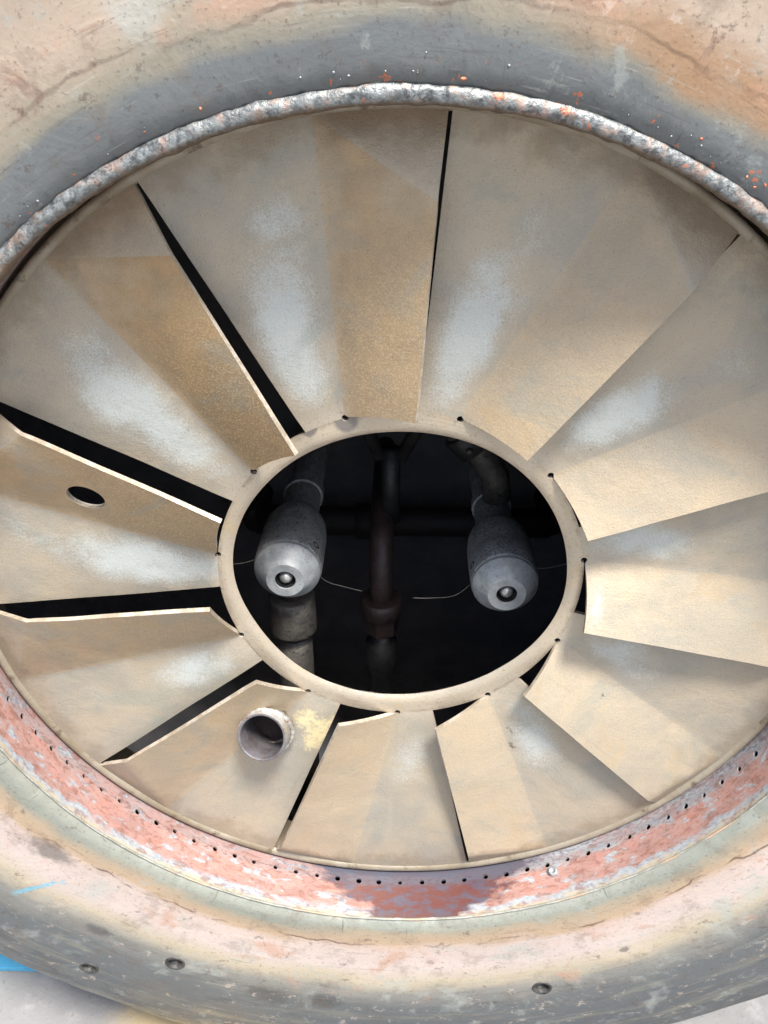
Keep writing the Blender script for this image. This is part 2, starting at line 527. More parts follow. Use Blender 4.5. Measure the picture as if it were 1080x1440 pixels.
def mat_wall():
    t = NT('red_primed_throat_steel')
    v, x, y, z, rad, ang = t.polar()
    w = t.comb(t.math('MULTIPLY', ang, 1.0), t.math('MULTIPLY', z, 2.0), 0.0)
    n1 = t.noise(w, 13, 5, .62, .3); n2 = t.noise(w, 19, 5, .62, .2); n3 = t.noise(w, 70, 3, .6); n4 = t.noise(w, 8, 4, .6)
    k = .9
    red = t.mix(t.smooth(n1, .32, .66), srgb(184, 138, 127, .85), srgb(180, 148, 140, .85))
    red = t.mix(t.smooth(n2, .55, .7, 0, .7), red, srgb(186, 122, 104, .85))
    red = t.mix(t.smooth(n4, .45, .65, 0, .7), red, srgb(160, 126, 118, .85))
    red = t.mix(t.smooth(n3, .52, .66, 0, .6), red, srgb(142, 100, 90, .8))
    bare = t.mix(t.smooth(n3, .35, .65), t.mix(t.smooth(z, .05, .02), srgb(150, 168, 180, .8), srgb(112, 126, 140, .8)), srgb(186, 198, 202, .8))  # bare metal darkened towards the disc: occlusion shade painted in
    zz = t.math('ADD', z, t.math('MULTIPLY', t.math('SUBTRACT', n2, .5), .06))
    # bare blue-white metal: scattered flakes, a belt by the holes and a fringe at the lip
    fl = t.smooth(n2, .52, .59, 1, 0)
    fl = t.math('SUBTRACT', 1.0, fl)
    fl = t.math('MULTIPLY', fl, t.smooth(n1, .44, .54))
    belt = t.math('MULTIPLY', t.math('MULTIPLY', t.smooth(zz, .046, .034), t.smooth(x, -.45, .35, .3, .8)), t.smooth(n1, .35, .6, .5, 1))
    lip = t.math('MULTIPLY', t.smooth(zz, .108, .122), t.smooth(n4, .36, .5, .35, 1))
    bm_ = t.math('MAXIMUM', t.math('MAXIMUM', t.math('MULTIPLY', fl, .9), belt), t.math('MULTIPLY', lip, .85))
    col = t.mix(bm_, red, bare)
    col = t.mix(t.smooth(zz, .128, .138, 0, .8), col, srgb(190, 178, 150, .85))
    # cast shadow painted as a glossier maroon patch at the very bottom of the throat
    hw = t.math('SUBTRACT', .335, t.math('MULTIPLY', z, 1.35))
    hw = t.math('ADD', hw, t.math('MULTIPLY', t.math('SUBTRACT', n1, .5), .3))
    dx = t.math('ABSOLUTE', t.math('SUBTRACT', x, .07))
    shade = t.math('MULTIPLY', t.smooth(t.math('SUBTRACT', hw, dx), -.02, .04), t.smooth(y, -.6, -.7))
    shade_col = t.mix(t.smooth(n2, .42, .62), srgb(104, 62, 58, .9), srgb(88, 80, 94, .9))
    shade_col = t.mix(t.smooth(zz, .05, .03, 0, .75), shade_col, srgb(92, 98, 112, .9))  # blue-grey strip beside the disc: painted occlusion shade
    col = t.mix(t.math('MULTIPLY', shade, .95), col, shade_col)
    ru = t.noise(w, 24, 6, .72, .5)
    col = t.mix(t.math('MULTIPLY', t.smooth(ru, .5, .62, 0, .6), t.math('SUBTRACT', 1.0, shade)), col, srgb(138, 96, 82, .8))
    # soot around the perforations
    so = t.math('MULTIPLY', t.smooth(t.math('ABSOLUTE', t.math('SUBTRACT', z, .032)), .004, .022, 1, 0), t.smooth(n3, .45, .65))
    col = t.mix(t.math('MULTIPLY', so, .5), col, srgb(92, 66, 62, .8))
    # bare, tan and sooty behind the diffuser
    col = t.mix(t.smooth(z, -.004, -.012), col, srgb(160, 145, 124, .8))
    rough = t.math('SUBTRACT', .58, t.math('MULTIPLY', shade, .34))
    nrm = t.bump(t.math('ADD', bm_, t.math('MULTIPLY', n3, .6)), .12, .004)
    return t.out(col, rough, .1, nrm)


def mat_weld():
    t = NT('weld_metal')
    v, x, y, z, rad, ang = t.polar()
    n = t.noise(v, 26, 4, .6); f = t.noise(v, 90, 3, .6); n2 = t.noise(v, 9, 3)
    k = .9
    col = t.mix(t.smooth(f, .35, .65), srgb(112, 115, 115, k), srgb(156, 160, 158, k))
    col = t.mix(t.smooth(n, .50, .64, 0, .8), col, srgb(176, 152, 138, k))
    col = t.mix(t.smooth(t.noise(v, 18, 4, .65), .54, .66, 0, .75), col, srgb(132, 112, 94, k))
    col = t.mix(t.smooth(t.noise(v, 34, 3, .6), .64, .7, 0, .9), col, srgb(204, 128, 96, k))
    col = t.mix(t.smooth(t.noise(v, 60, 4, .65), .52, .64, 0, .75), col, srgb(72, 74, 76, k))
    # brown scale on the throat side
    col = t.mix(t.math('MULTIPLY', t.smooth(rad, 1.008, .999), .85), col, srgb(112, 92, 70, .8))
    # below the axis the bead is coated with burnt primer
    low = t.mix(t.smooth(n, .4, .6), srgb(150, 148, 134, k), srgb(176, 174, 166, k))
    low = t.mix(t.smooth(n2, .5, .62), low, srgb(204, 168, 138, k))
    sel = t.smooth(t.math('ADD', y, t.math('MULTIPLY', t.math('SUBTRACT', n2, .5), .5)), -.1, -.35)
    col = t.mix(sel, col, low)
    return t.out(col, t.smooth(n, .3, .7, .42, .62), t.smooth(sel, 0, 1, .45, .1), t.bump(t.math('ADD', n, f), .3, .006))


def mat_plain(name, c1, c2, sc=12, rough=.6, metal=0.0, bump=.2, dist=.006, c3=None):
    t = NT(name)
    v = t.obj()
    n = t.noise(v, sc, 5, .6)
    col = t.mix(t.smooth(n, .35, .65), c1, c2)
    if c3: col = t.mix(t.smooth(t.noise(v, sc * 2.7, 4, .65), .58, .68), col, c3)
    return t.out(col, rough, metal, t.bump(t.noise(v, sc * 5, 3), bump, dist))


def mat_nozzle():
    t = NT('sooty_nozzle_steel')
    v = t.obj()
    n = t.noise(v, 22, 5, .65); f = t.noise(v, 140, 3, .6)
    col = t.mix(t.smooth(n, .35, .65), srgb(132, 132, 131), srgb(156, 157, 156))
    col = t.mix(t.smooth(f, .55, .68, 0, .8), col, srgb(44, 44, 46))
    col = t.mix(t.smooth(t.noise(v, 210, 1), .68, .74, 0, .7), col, srgb(205, 205, 200))
    return t.out(col, .5, .35, t.bump(f, .5, .006))


def mat_cap():
    t = NT('grey_cap_steel')
    v = t.obj()
    n = t.noise(v, 30, 4, .6); f = t.noise(v, 170, 2)
    col = t.mix(t.smooth(n, .35, .65), srgb(146, 149, 149), srgb(170, 173, 173))
    col = t.mix(t.smooth(f, .6, .72, 0, .6), col, srgb(90, 90, 90))
    return t.out(col, .5, .2, t.bump(f, .12, .003))


def mat_concrete():
    t = NT('concrete')
    v = t.obj()
    n = t.noise(v, 2.2, 5, .6); m_ = t.noise(v, 16, 6, .7); f = t.noise(v, 90, 4, .7)
    col = t.mix(t.smooth(n, .35, .65), (.28, .276, .268), (.20, .197, .193))
    col = t.mix(t.smooth(m_, .5, .7, 0, .5), col, (.35, .34, .325))
    col = t.mix(t.smooth(f, .58, .7, 0, .5), col, (.13, .125, .12))
    # sand and rust dust drifted against the ring
    x, y, z = t.xyz(v)
    d = t.math('SQRT', t.math('ADD', t.math('POWER', t.math('ADD', x, .33), 2.0), t.math('POWER', t.math('ADD', y, .03), 2.0)))
    d = t.math('ADD', d, t.math('MULTIPLY', t.math('SUBTRACT', m_, .5), .14))
    col = t.mix(t.smooth(d, .22, .12, 0, .85), col, (.50, .38, .20))
    return t.out(col, .85, 0, t.bump(t.math('ADD', f, m_), .4, .004))


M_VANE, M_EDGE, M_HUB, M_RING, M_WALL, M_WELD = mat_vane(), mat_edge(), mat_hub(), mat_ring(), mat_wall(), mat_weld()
M_NOZ, M_CAP, M_CONC = mat_nozzle(), mat_cap(), mat_concrete()
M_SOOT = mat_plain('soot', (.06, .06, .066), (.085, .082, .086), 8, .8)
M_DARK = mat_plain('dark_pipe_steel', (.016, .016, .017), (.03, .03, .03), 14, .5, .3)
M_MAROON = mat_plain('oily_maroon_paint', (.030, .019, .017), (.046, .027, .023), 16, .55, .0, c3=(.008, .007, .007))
M_MAROON_SHADED = mat_plain('shaded_maroon_paint', (.006, .004, .004), (.011, .006, .006), 16, .7)  # darkened copy of the maroon, with the windbox shade in its colour
M_PIPE = mat_plain('grey_pipe_steel', srgb(66, 64, 61), srgb(92, 88, 81), 18, .5, .35, c3=srgb(46, 40, 36))
M_BRIGHT = mat_plain('bright_bare_steel', srgb(176, 176, 172), srgb(206, 204, 198), 40, .28, .7)
M_RIM = mat_plain('worn_rim_steel', srgb(150, 137, 114, .75), srgb(174, 164, 146, .8), 7, .5, .3, c3=srgb(126, 112, 92, .75))
M_BLUE = mat_plain('blue_enamel', (.06, .30, .50), (.09, .36, .54), 9, .4, 0, .1)
M_STUB = mat_plain('burnt_tube_steel', srgb(166, 160, 150), srgb(192, 191, 188), 22, .4, .4, c3=srgb(150, 100, 62))
M_STUBIN = mat_plain('blued_tube_bore', srgb(92, 86, 86), srgb(112, 110, 114), 26, .5, .2, c3=srgb(104, 66, 50))
M_BORE = mat_plain('scorched_bore', (.030, .020, .018), (.050, .030, .024), 30, .7)
M_RUST = mat_plain('orange_rust', srgb(188, 116, 86), srgb(206, 142, 110), 60, .7)
M_PIPE2 = mat_plain('spatter_steel', srgb(130, 134, 138), srgb(168, 172, 174), 90, .4, .4)
M_HOLE = mat_plain('dark_hole_steel', srgb(56, 57, 57), srgb(84, 82, 78), 40, .5, .3)  # darker grey steel for the plug holes

# ------------------------------------------------------------------ ground
gv = [(-30, -30, 0), (30, -30, 0), (30, 30, 0), (-30, 30, 0)]
ground = mesh_obj('ground', gv, [(0, 1, 2, 3)], M_CONC, smooth=False)
tag(ground, kind='structure')

# ------------------------------------------------------------------ burner housing: front ring, throat, weld
housing = empty('burner_housing', 'heavy round scorched steel burner ring surrounding the vaned plate', 'burner')


def profile_fn(pts, sub=6):
    """Catmull-Rom through the points; returns arclength sampler s -> (r, z) and the total length"""
    P = [np.array(p, float) for p in pts]
    P = [2 * P[0] - P[1]] + P + [2 * P[-1] - P[-2]]
    out = []
    for i in range(1, len(P) - 2):
        for k in range(sub):
            t = k / sub
            a, b, c, d = P[i - 1], P[i], P[i + 1], P[i + 2]
            out.append(.5 * ((2 * b) + (-a + c) * t + (2 * a - 5 * b + 4 * c - d) * t * t + (-a + 3 * b - 3 * c + d) * t ** 3))
    out.append(P[-2]); out = np.array(out)
    L = np.r_[0, np.cumsum(np.hypot(*np.diff(out, axis=0).T))]
    return (lambda s: (float(np.interp(s, L, out[:, 0])), float(np.interp(s, L, out[:, 1])))), float(L[-1]), L, out


ECC = (.16 * math.cos(R(-75)), .16 * math.sin(R(-75)))     # the rolled outer edge sits a little low and right


def unrolled(pts, spacing, holes, disp=0.0, seg_h=20):
    """surface of revolution pierced by round holes (deg, s, radius)"""
    fn, L, _, _ = profile_fn(pts)
    rm = fn(L * .4)[0]
    W = 2 * PI * rm
    n_u = int(W / spacing); n_v = max(3, int(L / spacing))
    a0 = R(91.0)
    lp = [(W * i / n_u, 0) for i in range(n_u)] + [(W, L * i / n_v) for i in range(n_v)] \
        + [(W - W * i / n_u, L) for i in range(n_u)] + [(0, L - L * i / n_v) for i in range(n_v)]
    loops = [lp]
    for (dg, s, rad) in holes:
        r_ = fn(s)[0]; u0 = ((R(dg) - a0) % (2 * PI)) * rm
        loops.append([(u0 + rad * math.cos(2 * PI * k / seg_h) * rm / r_, s + rad * math.sin(2 * PI * k / seg_h)) for k in range(seg_h)])
    v2, f2 = cdt(loops, spacing, mind=.45)
    V = []
    for (u, s) in v2:
        r_, z_ = fn(s); a = a0 + u / rm
        x, y = r_ * math.cos(a), r_ * math.sin(a)
        if disp:
            q = Vector((x * 3.2, y * 3.2, z_ * 3.2))
            fade = min(1, s / .1)
            z_ += disp * fade * (noise.noise(q) + .4 * noise.noise(q * 2.7))
        if r_ > 1.25 and disp:
            e = min(1, (r_ - 1.25) / .5); e = e * e * (3 - 2 * e)
            x += e * ECC[0]; y += e * ECC[1]
        V.append((x, y, z_))
    return V, f2, fn, L


def weld_seam(o, d=1e-4):
    bm = bmesh.new(); bm.from_mesh(o.data)
    bmesh.ops.remove_doubles(bm, verts=bm.verts, dist=d)
    bmesh.ops.recalc_face_normals(bm, faces=bm.faces)
    for f in bm.faces: f.smooth = True
    bm.to_mesh(o.data); bm.free()


RING = [(1.016, .138), (1.022, .150), (1.042, .157), (1.10, .160), (1.25, .163), (1.40, .163), (1.50, .157), (1.59, .138), (1.67, .105),
        (1.73, .05), (1.78, -.03), (1.804, -.15), (1.81, -.35), (1.81, -.7), (1.81, -1.2)]
_fn, _L, _Ls, _out = profile_fn(RING)


def s_at_r(r):
    i = int(np.argmax(_out[:, 0] >= r)); return float(_Ls[i])


plugs = [(-118.0, 1.338, .024), (-127.6, 1.485, .024), (-71.8, 1.335, .024)]
V, F, fn_, L_ = unrolled(RING, .028, [(a, s_at_r(r), q) for a, r, q in plugs], disp=.006)
ring = mesh_obj('front_ring', V, F, M_RING, housing)
weld_seam(ring)
for a, r, q in plugs:
    r, z_ = fn_(s_at_r(r)); x, y = pol(r, a)
    qv = Vector((x * 3.2, y * 3.2, z_ * 3.2))
    z_ += .006 * (noise.noise(qv) + .4 * noise.noise(qv * 2.7))
    e = min(1, max(0, (r - 1.25) / .5)); e = e * e * (3 - 2 * e)
    x += e * ECC[0]; y += e * ECC[1]
    sl = (fn_(s_at_r(r + .03))[1] - fn_(s_at_r(r - .03))[1]) / .06
    nrm_ = (-sl * math.cos(R(a)), -sl * math.sin(R(a)), 1)
    pv, pf = lathe([(q + .007, -.006), (q + .006, .0005), (q + .003, .0022), (q - .001, .001), (q - .003, -.010), (q - .004, -.024), (.0135, -.026), (.012, -.021), (.0001, -.020)], 24, (x, y, z_), nrm_, wob=.06)
    mesh_obj('plug_hole', pv, fix_normals(pv, pf), M_HOLE, housing)

WALL = [(1.016, .139), (1.014, .09), (1.012, .03), (1.012, -.05), (1.012, -.13)]
hs = []
for k in range(105):
    dg = -151.0 + k * 360 / 105
    hs.append((dg + random.uniform(-.15, .15), .139 - .034 + random.uniform(-.0015, .0015), .0070 + random.uniform(-.0012, .001)))
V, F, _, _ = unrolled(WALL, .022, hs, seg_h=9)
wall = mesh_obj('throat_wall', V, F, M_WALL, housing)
weld_seam(wall)
solidify(wall, .006, -1 if wall.data.polygons[0].normal.dot(wall.data.polygons[0].center) < 0 else 1)

es = wall.modifiers.new('crisp_edges', 'EDGE_SPLIT'); es.split_angle = R(40)
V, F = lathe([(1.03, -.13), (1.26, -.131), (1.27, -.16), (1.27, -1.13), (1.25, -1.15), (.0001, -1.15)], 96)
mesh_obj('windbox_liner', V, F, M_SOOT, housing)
V, F = lathe([(1.814, -1.196), (1.814, -1.21), (.0001, -1.21)], 96, (ECC[0], ECC[1], 0))
mesh_obj('back_plate', V, F, M_RING, housing)

# weld bead: overlapping crescent ripples laid along the lip
V, F = [], []
NU, NV = 1500, 16
for i in range(NU):
    a = 2 * PI * i / NU
    ca, sa = math.cos(a), math.sin(a)
    q = Vector((ca * 5, sa * 5, 0))
    up = min(1, max(0, (sa + .25) / .5))
    br = .0020 + .0120 * up * up * (3 - 2 * up)
    br *= 1 + .20 * noise.noise(q * 2) + .12 * noise.noise(q * 7)
    dr = .004 * noise.noise(q * 1.3 + Vector((3, 1, 4))) + .002 * noise.noise(q * 6)
    for k in range(NV):
        b = 2 * PI * k / NV
        ph = a * 150 + 1.2 * math.cos(b) + 2.5 * noise.noise(q * 3)
        rip = .05 * (1 - abs(math.sin(ph * .5)) ** 1.5) + .13 * noise.noise(Vector((ca * 38, sa * 38, b * 1.5))) + .08 * noise.noise(Vector((ca * 75, sa * 75, b * 3)))
        r_ = br * (1 + rip)
        rr = 1.0125 + dr * .6 + r_ * 1.05 * math.cos(b)
        V.append((rr * ca, rr * sa, .147 + .9 * r_ * math.sin(b)))
for i in range(NU):
    j = (i + 1) % NU
    for k in range(NV):
        l = (k + 1) % NV
        F.append((i * NV + k, i * NV + l, j * NV + l, j * NV + k))
mesh_obj('weld_bead', V, fix_normals(V, F), M_WELD, housing)

# spatter balls and rust flakes beside the bead
ICO = bmesh.new(); bmesh.ops.create_icosphere(ICO, subdivisions=1, radius=1)
iv = [v.co.copy() for v in ICO.verts]; ifc = [tuple(v.index for v in f.verts) for f in ICO.faces]; ICO.free()


def blobs(name, n, mat, rmin, rmax, flat, a0, a1, spread):
    V, F = [], []
    for _ in range(n):
        a = R(random.uniform(a0, a1))
        if noise.noise(Vector((a * 4, rmin * 900, 0))) < random.uniform(-.5, .3): continue
        d = abs(random.gauss(0, spread))
        r_ = 1.036 + d
        s_ = random.uniform(rmin, rmax)
        b = len(V)
        e1, e2 = random.uniform(.7, 1.5), random.uniform(.7, 1.3)
        s_z = fn_(s_at_r(r_))[1]
        for c in iv: V.append((r_ * math.cos(a) + c.x * s_ * e1, r_ * math.sin(a) + c.y * s_ * e2, s_z + c.z * s_ * flat + s_ * flat * .3))
        F += [tuple(b + q for q in f) for f in ifc]
    return tag(mesh_obj(name, V, F, mat, housing), kind='stuff')


blobs('weld_spatter', 80, M_PIPE2, .0008, .0024, .4, 35, 155, .012)
blobs('rust_flake', 40, M_RUST, .0018, .0048, .08, 35, 155, .007)
# small weld nut stuck to the throat, lower right
x, y = pol(1.006, -64.5)
nv, nf = lathe([(.0001, .003), (.006, .003), (.007, .006), (.012, .006), (.014, -.006)], 14, (x, y, .062), (-x, -y, .25))
mesh_obj('weld_nut', nv, fix_normals(nv, nf), M_PIPE2, housing)

# ------------------------------------------------------------------ vaned air diffuser plate
diff = empty('air_diffuser', 'round tan steel swirl plate of eleven bent vanes inside the burner ring', 'diffuser')
NVANE = 11
STEP = 360 / NVANE
SLOT0 = 85.7
ZH, RH, RO = -.0416, .421, .985
DOT = 20.4                             # crease starts this far round from the slot at the hub
CRS = 13.4                             # and ends this far round at the rim
RHO = .0075
#         slot index 0 is the one at the top; going clockwise
# zc: free hub corner, zk: kink, rk: kink radius, warm: how brown the flap is
VP = [(.035, .035, .845, .7), (.020, .03, .86, .35), (.018, .03, .87, .12), (.028, .03, .89, .05), (.012, .022, .93, .05), (.012, .022, .92, .12),
      (.018, .015, .945, .22), (.034, .045, .875, .35), (.046, .055, .85, .55), (.050, .058, .855, .8), (.074, .030, .855, 1.0)]
# pale bloom on the flat part: (radius, degrees after the crease, radial size, angular size, weight)
BL = [(.62, 7.0, .15, 4.2, 1.0), (.60, 6.5, .14, 4.2, 1.0), (.60, 6.3, .11, 4.0, .85), (.55, 6.0, .10, 4.0, .7), (.56, 6.0, .12, 4.0, .55),
      (.60, 5.5, .12, 4.0, .65), (.58, 5.5, .10, 4.0, .45), (.55, 7.0, .10, 3.5, .35), (.56, 6.0, .10, 3.8, .75), (.58, 6.0, .16, 4.2, .95), (.64, 6.0, .16, 4.2, .95)]


def z0(r):
    t = (r - RH) / (RO - RH)
    return ZH * (1 - t)


def inv_bilinear(p, q):
    a, b, c, d = [np.array(k[:2]) for k in q]
    u = v = .5
    for _ in range(25):
        e = (1 - u) * (1 - v) * a + u * (1 - v) * b + u * v * c + (1 - u) * v * d - p
        du = (1 - v) * (b - a) + v * (c - d); dv = (1 - u) * (d - a) + u * (c - b)
        D = du[0] * dv[1] - du[1] * dv[0]
        if abs(D) < 1e-12: break
        u -= (e[0] * dv[1] - e[1] * dv[0]) / D; v -= (du[0] * e[1] - du[1] * e[0]) / D
    return u, v


def in_tri(p, a, b, c):
    f = lambda m_, n_: (n_[0] - m_[0]) * (p[1] - m_[1]) - (n_[1] - m_[1]) * (p[0] - m_[0])
    s = [f(a, b), f(b, c), f(c, a)]
    return all(k >= -1e-9 for k in s) or all(k <= 1e-9 for k in s)


def arc_angles(s0):
    """shared sampling of the hub arc of a vane so ring and vane meet vertex to vertex"""
    d = math.degrees(RHO / RH)
    A = [s0 + DOT * k / 8 for k in range(8)]
    A = [a for a in A if a < s0 + DOT - d * 1.1]
    A += [s0 + DOT + d * k for k in (-1, -.8, -.4, 0, .4, .8, 1)]
    A += [s0 + DOT + d + (STEP - DOT - d) * k / 5 for k in range(1, 5)]
    return A


def notch(a, s0):
    d = RH * R(a - s0 - DOT)
    return math.sqrt(max(0, RHO ** 2 - d * d))


HOLE_AT = (9, 160.3, .71, .041, .033)
STUB_AT = (7, -126.0, .572, .0615, .067)
SP = .0165
for i in range(NVANE):
    s0 = SLOT0 - i * STEP
    s1 = s0 + STEP
    zc, zk, rk, warm = VP[i]
    if 1 <= i <= 6: zc += .010; zk += .006
    if i <= 1: zk += .010
    Ic = (*pol(RH, s0 + DOT), ZH)
    Ie = (*pol(RH + .008, s0 + .75), zc)
    K = (*pol(rk, s0 + .5), zk)
    Oc = (*pol(RO, s0 + CRS), 0.0)
    Oe = (*pol(RO, s0 + .15), 0.0)
    d = math.degrees(RHO / RH)
    lp = []
    # free edge of the flap, hub -> rim
    lp += seg(Ie, K, SP)[:-1] + seg(K, Oe, SP)[:-1]
    na = 14
    lp += [pol(RO, s0 + .15 + (CRS - .15) * k / 8) for k in range(8)]
    lp += [pol(RO, s0 + CRS + (STEP - CRS - .25) * k / 10) for k in range(10)]
    # edge of the flat part along the next slot, rim -> hub
    lp += seg(pol(RO, s1 - .25), pol(RH, s1 - .01), SP)[:-1]
    A = arc_angles(s0)
    flat = [a for a in A if a >= s0 + DOT - 1e-6]
    lp += [pol(RH, s1 - .01)]
    for a in reversed(flat): lp.append(pol(RH + notch(a, s0), a))
    # cut edge of the flap along the hub ring
    st = s0 + DOT - d
    for k in range(0, 7):
        t = k / 7
        a = st + (s0 + .75 - st) * t
        lp.append(pol(RH + .0015 + .0065 * t, a))
    loops = [lp]
    if i == HOLE_AT[0]:
        c = pol(HOLE_AT[2], HOLE_AT[1]); th = R(HOLE_AT[1])
        loops.append([(c[0] + HOLE_AT[3] * math.cos(b) * math.cos(th) - HOLE_AT[4] * math.sin(b) * math.sin(th),
                       c[1] + HOLE_AT[3] * math.cos(b) * math.sin(th) + HOLE_AT[4] * math.sin(b) * math.cos(th)) for b in [2 * PI * k / 32 for k in range(32)]])
    if i == STUB_AT[0]:
        c = pol(STUB_AT[2], STUB_AT[1])
        loops.append([(c[0] + STUB_AT[3] * math.cos(b), c[1] + STUB_AT[4] * math.sin(b)) for b in [2 * PI * k / 32 for k in range(32)]])
    inner = []
    crease = seg(pol(RH + RHO * 1.6, s0 + DOT), Oc, SP)
    if i == STUB_AT[0]:
        c = pol(STUB_AT[2], STUB_AT[1])
        lo_ = [p for p in crease if math.hypot(p[0] - c[0], p[1] - c[1]) > .078 and math.hypot(*p) < STUB_AT[2]]
        hi_ = [p for p in crease if math.hypot(p[0] - c[0], p[1] - c[1]) > .078 and math.hypot(*p) > STUB_AT[2]]
        inner += [q for q in (lo_, hi_[:-1]) if len(q) > 1]
    else: inner.append(crease[:-1])
    inner.append(seg(Oc, K, SP)[1:-1])
    v2, f2 = cdt(loops, SP, inner)
    V, flap, patch, burn, hubw, stain, fold = [], [], [], [], [], [], []
    bl = BL[i]
    for (x, y) in v2:
        r_ = math.hypot(x, y)
        dg = math.degrees(math.atan2(y, x))
        rel = (dg - s0 + 180) % 360 - 180
        z_ = z0(r_); fl = 0; fo = 0
        # straight crease from hub to rim; the flap lies on the slot side of it
        side = (Oc[0] - Ic[0]) * (y - Ic[1]) - (Oc[1] - Ic[1]) * (x - Ic[0])
        if side < 1e-9 and rel < DOT + 2:
            u, w = inv_bilinear(np.array((x, y)), (Ic, Ie, K, Oc))
            if w <= 1.0 + 1e-6:
                z_ = (1 - u) * (1 - w) * Ic[2] + u * (1 - w) * Ie[2] + u * w * K[2] + (1 - u) * w * Oc[2]
                fl = 1; fo = u
            else:
                a, b, c = np.array(Oc), np.array(K), np.array(Oe)
                n_ = np.cross(b - a, c - a)
                z_ = a[2] - (n_[0] * (x - a[0]) + n_[1] * (y - a[1])) / n_[2]
                fl = .35; fo = .5
        q = Vector((x * 4 + i * 7.3, y * 4, 1.7))
        edge = min(1, max(0, (r_ - RH) / .05)) * min(1, max(0, (RO - r_) / .05))
        z_ += edge * (.0042 * noise.noise(q) + .0018 * noise.noise(q * 2.6))
        V.append((x, y, z_)); flap.append(fl); fold.append(max(0, min(1, fo)))
        pa = rel - DOT + (DOT - CRS) * (r_ - RH) / (RO - RH)
        p_ = 1.15 * bl[4] * math.exp(-abs((r_ - bl[0]) / (bl[2] * 1.05)) ** 2.6 - abs((pa - bl[1]) / (bl[3] * 1.3)) ** 2.4)
        p_ += .36 * bl[4] * math.exp(-((r_ - .84) / .06) ** 2 - ((pa - 5) / 4.5) ** 2)
        if i == 3: p_ += .55 * math.exp(-((r_ - .45) / .02) ** 2 - ((rel - 8) / 7) ** 2)
        patch.append(p_)
        b_ = 0
        if i == 7:
            for (bx, by, bs) in ((-.235, -.445, .036), (-.165, -.463, .040), (-.225, -.53, .030), (-.2, -.6, .022), (-.215, -.49, .03)):
                b_ += math.exp(-((x - bx) ** 2 + (y - by) ** 2) / bs ** 2)
        burn.append(min(1, b_))
        hubw.append(max(0, min(1, (.86 - r_) / .28)))
        s_ = 0
        for (si, sa, sr, ss) in ((10, 124.5, .86, .010), (4, -33, .60, .012), (5, -60.5, .60, .013), (5, -58, .55, .012), (4, -38, .57, .01), (3, -16.5, .66, .02)):
            if si == i:
                sx, sy = pol(sr, sa); s_ += 1.2 * math.exp(-((x - sx) ** 2 * 2.2 + (y - sy) ** 2 * .8) / ss ** 2)
        stain.append(s_)
    o = mesh_obj('vane', V, f2, [M_VANE, M_EDGE], diff,
                 attrs=dict(warm=[warm] * len(V), patch=patch, burn=burn, hubward=hubw, stain=stain, fold=fold))
    fa = o.data.attributes.new('flap', 'FLOAT', 'FACE')
    fvals = []
    for f in f2:
        c = np.mean([v2[k] for k in f], axis=0)
        side = (Oc[0] - Ic[0]) * (c[1] - Ic[1]) - (Oc[1] - Ic[1]) * (c[0] - Ic[0])
        out_side = (K[0] - Oc[0]) * (c[1] - Oc[1]) - (K[1] - Oc[1]) * (c[0] - Oc[0])
        rel = (math.degrees(math.atan2(c[1], c[0])) - s0 + 180) % 360 - 180
        fvals.append(0.0 if side >= 0 or rel > DOT + 2 else (1.0 if out_side < 0 else .35))
    fa.data.foreach_set('value', np.array(fvals, dtype=np.float32))
    if o.data.polygons[0].normal.z < 0: o.data.flip_normals()
    solidify(o, .0105, -1, rim=1)

# hub ring, slightly out of round, with the relief notches in its outer edge
HB = sorted([(175, .3892), (155, .386), (137, .3784), (121, .3753), (108, .3715), (89, .3690), (72, .373), (59, .3768), (43, .3787), (26, .3812), (7, .3837),
             (-8, .3887), (-24, .3852), (-45, .3721), (-66, .3654), (-87, .3675), (-111, .3735), (-130, .3734), (-157, .3725), (-173, .3847)])
hb_a = np.array([a for a, _ in HB]); hb_r = np.array([r for _, r in HB])
hb_a = np.r_[hb_a - 360, hb_a, hb_a + 360]; hb_r = np.r_[hb_r, hb_r, hb_r]


def hub_r(a):
    w = np.array([-14, -7, 0, 7, 14]); g = np.exp(-(w / 9.) ** 2)
    return float((np.interp(a + w, hb_a, hb_r) * g).sum() / g.sum())


lp = []
for i in range(NVANE):
    s0 = SLOT0 + i * STEP
    for a in arc_angles(s0): lp.append(pol(RH - notch(a, s0), a))
hole = [pol(hub_r((a + 180) % 360 - 180), a) for a in np.arange(0, 360, 2.0)]
v2, f2 = cdt([lp, hole], .011)
V, stain = [], []
for (x, y) in v2:
    r_ = math.hypot(x, y); a = math.degrees(math.atan2(y, x)); rh = hub_r(a)
    t = max(0, 1 - (r_ - rh) / .020)
    V.append((x, y, ZH - .010 * t * t + .0012 * noise.noise(Vector((x * 9, y * 9, 0))) * min(1, max(0, (RH - r_) / .02))))
    stain.append(sum(math.exp(-((x - sx) ** 2 + (y - sy) ** 2) / ss ** 2) for sx, sy, ss in ((*pol(.415, 106.5), .035), (*pol(.425, 117), .022))))
hub = mesh_obj('hub_ring', V, f2, [M_HUB, M_EDGE], diff, attrs=dict(stain=stain))
if hub.data.polygons[0].normal.z < 0: hub.data.flip_normals()
solidify(hub, .013, -1, rim=1)

# rolled rim that stiffens the plate
V, F = lathe([(.981, -.004), (.985, .002), (.991, .0055), (.997, .0065), (1.001, .004), (1.003, -.004), (1.003, -.016), (.998, -.017)], 240, wob=.0012)
mesh_obj('rim_flange', V, fix_normals(V, F), M_RIM, diff)

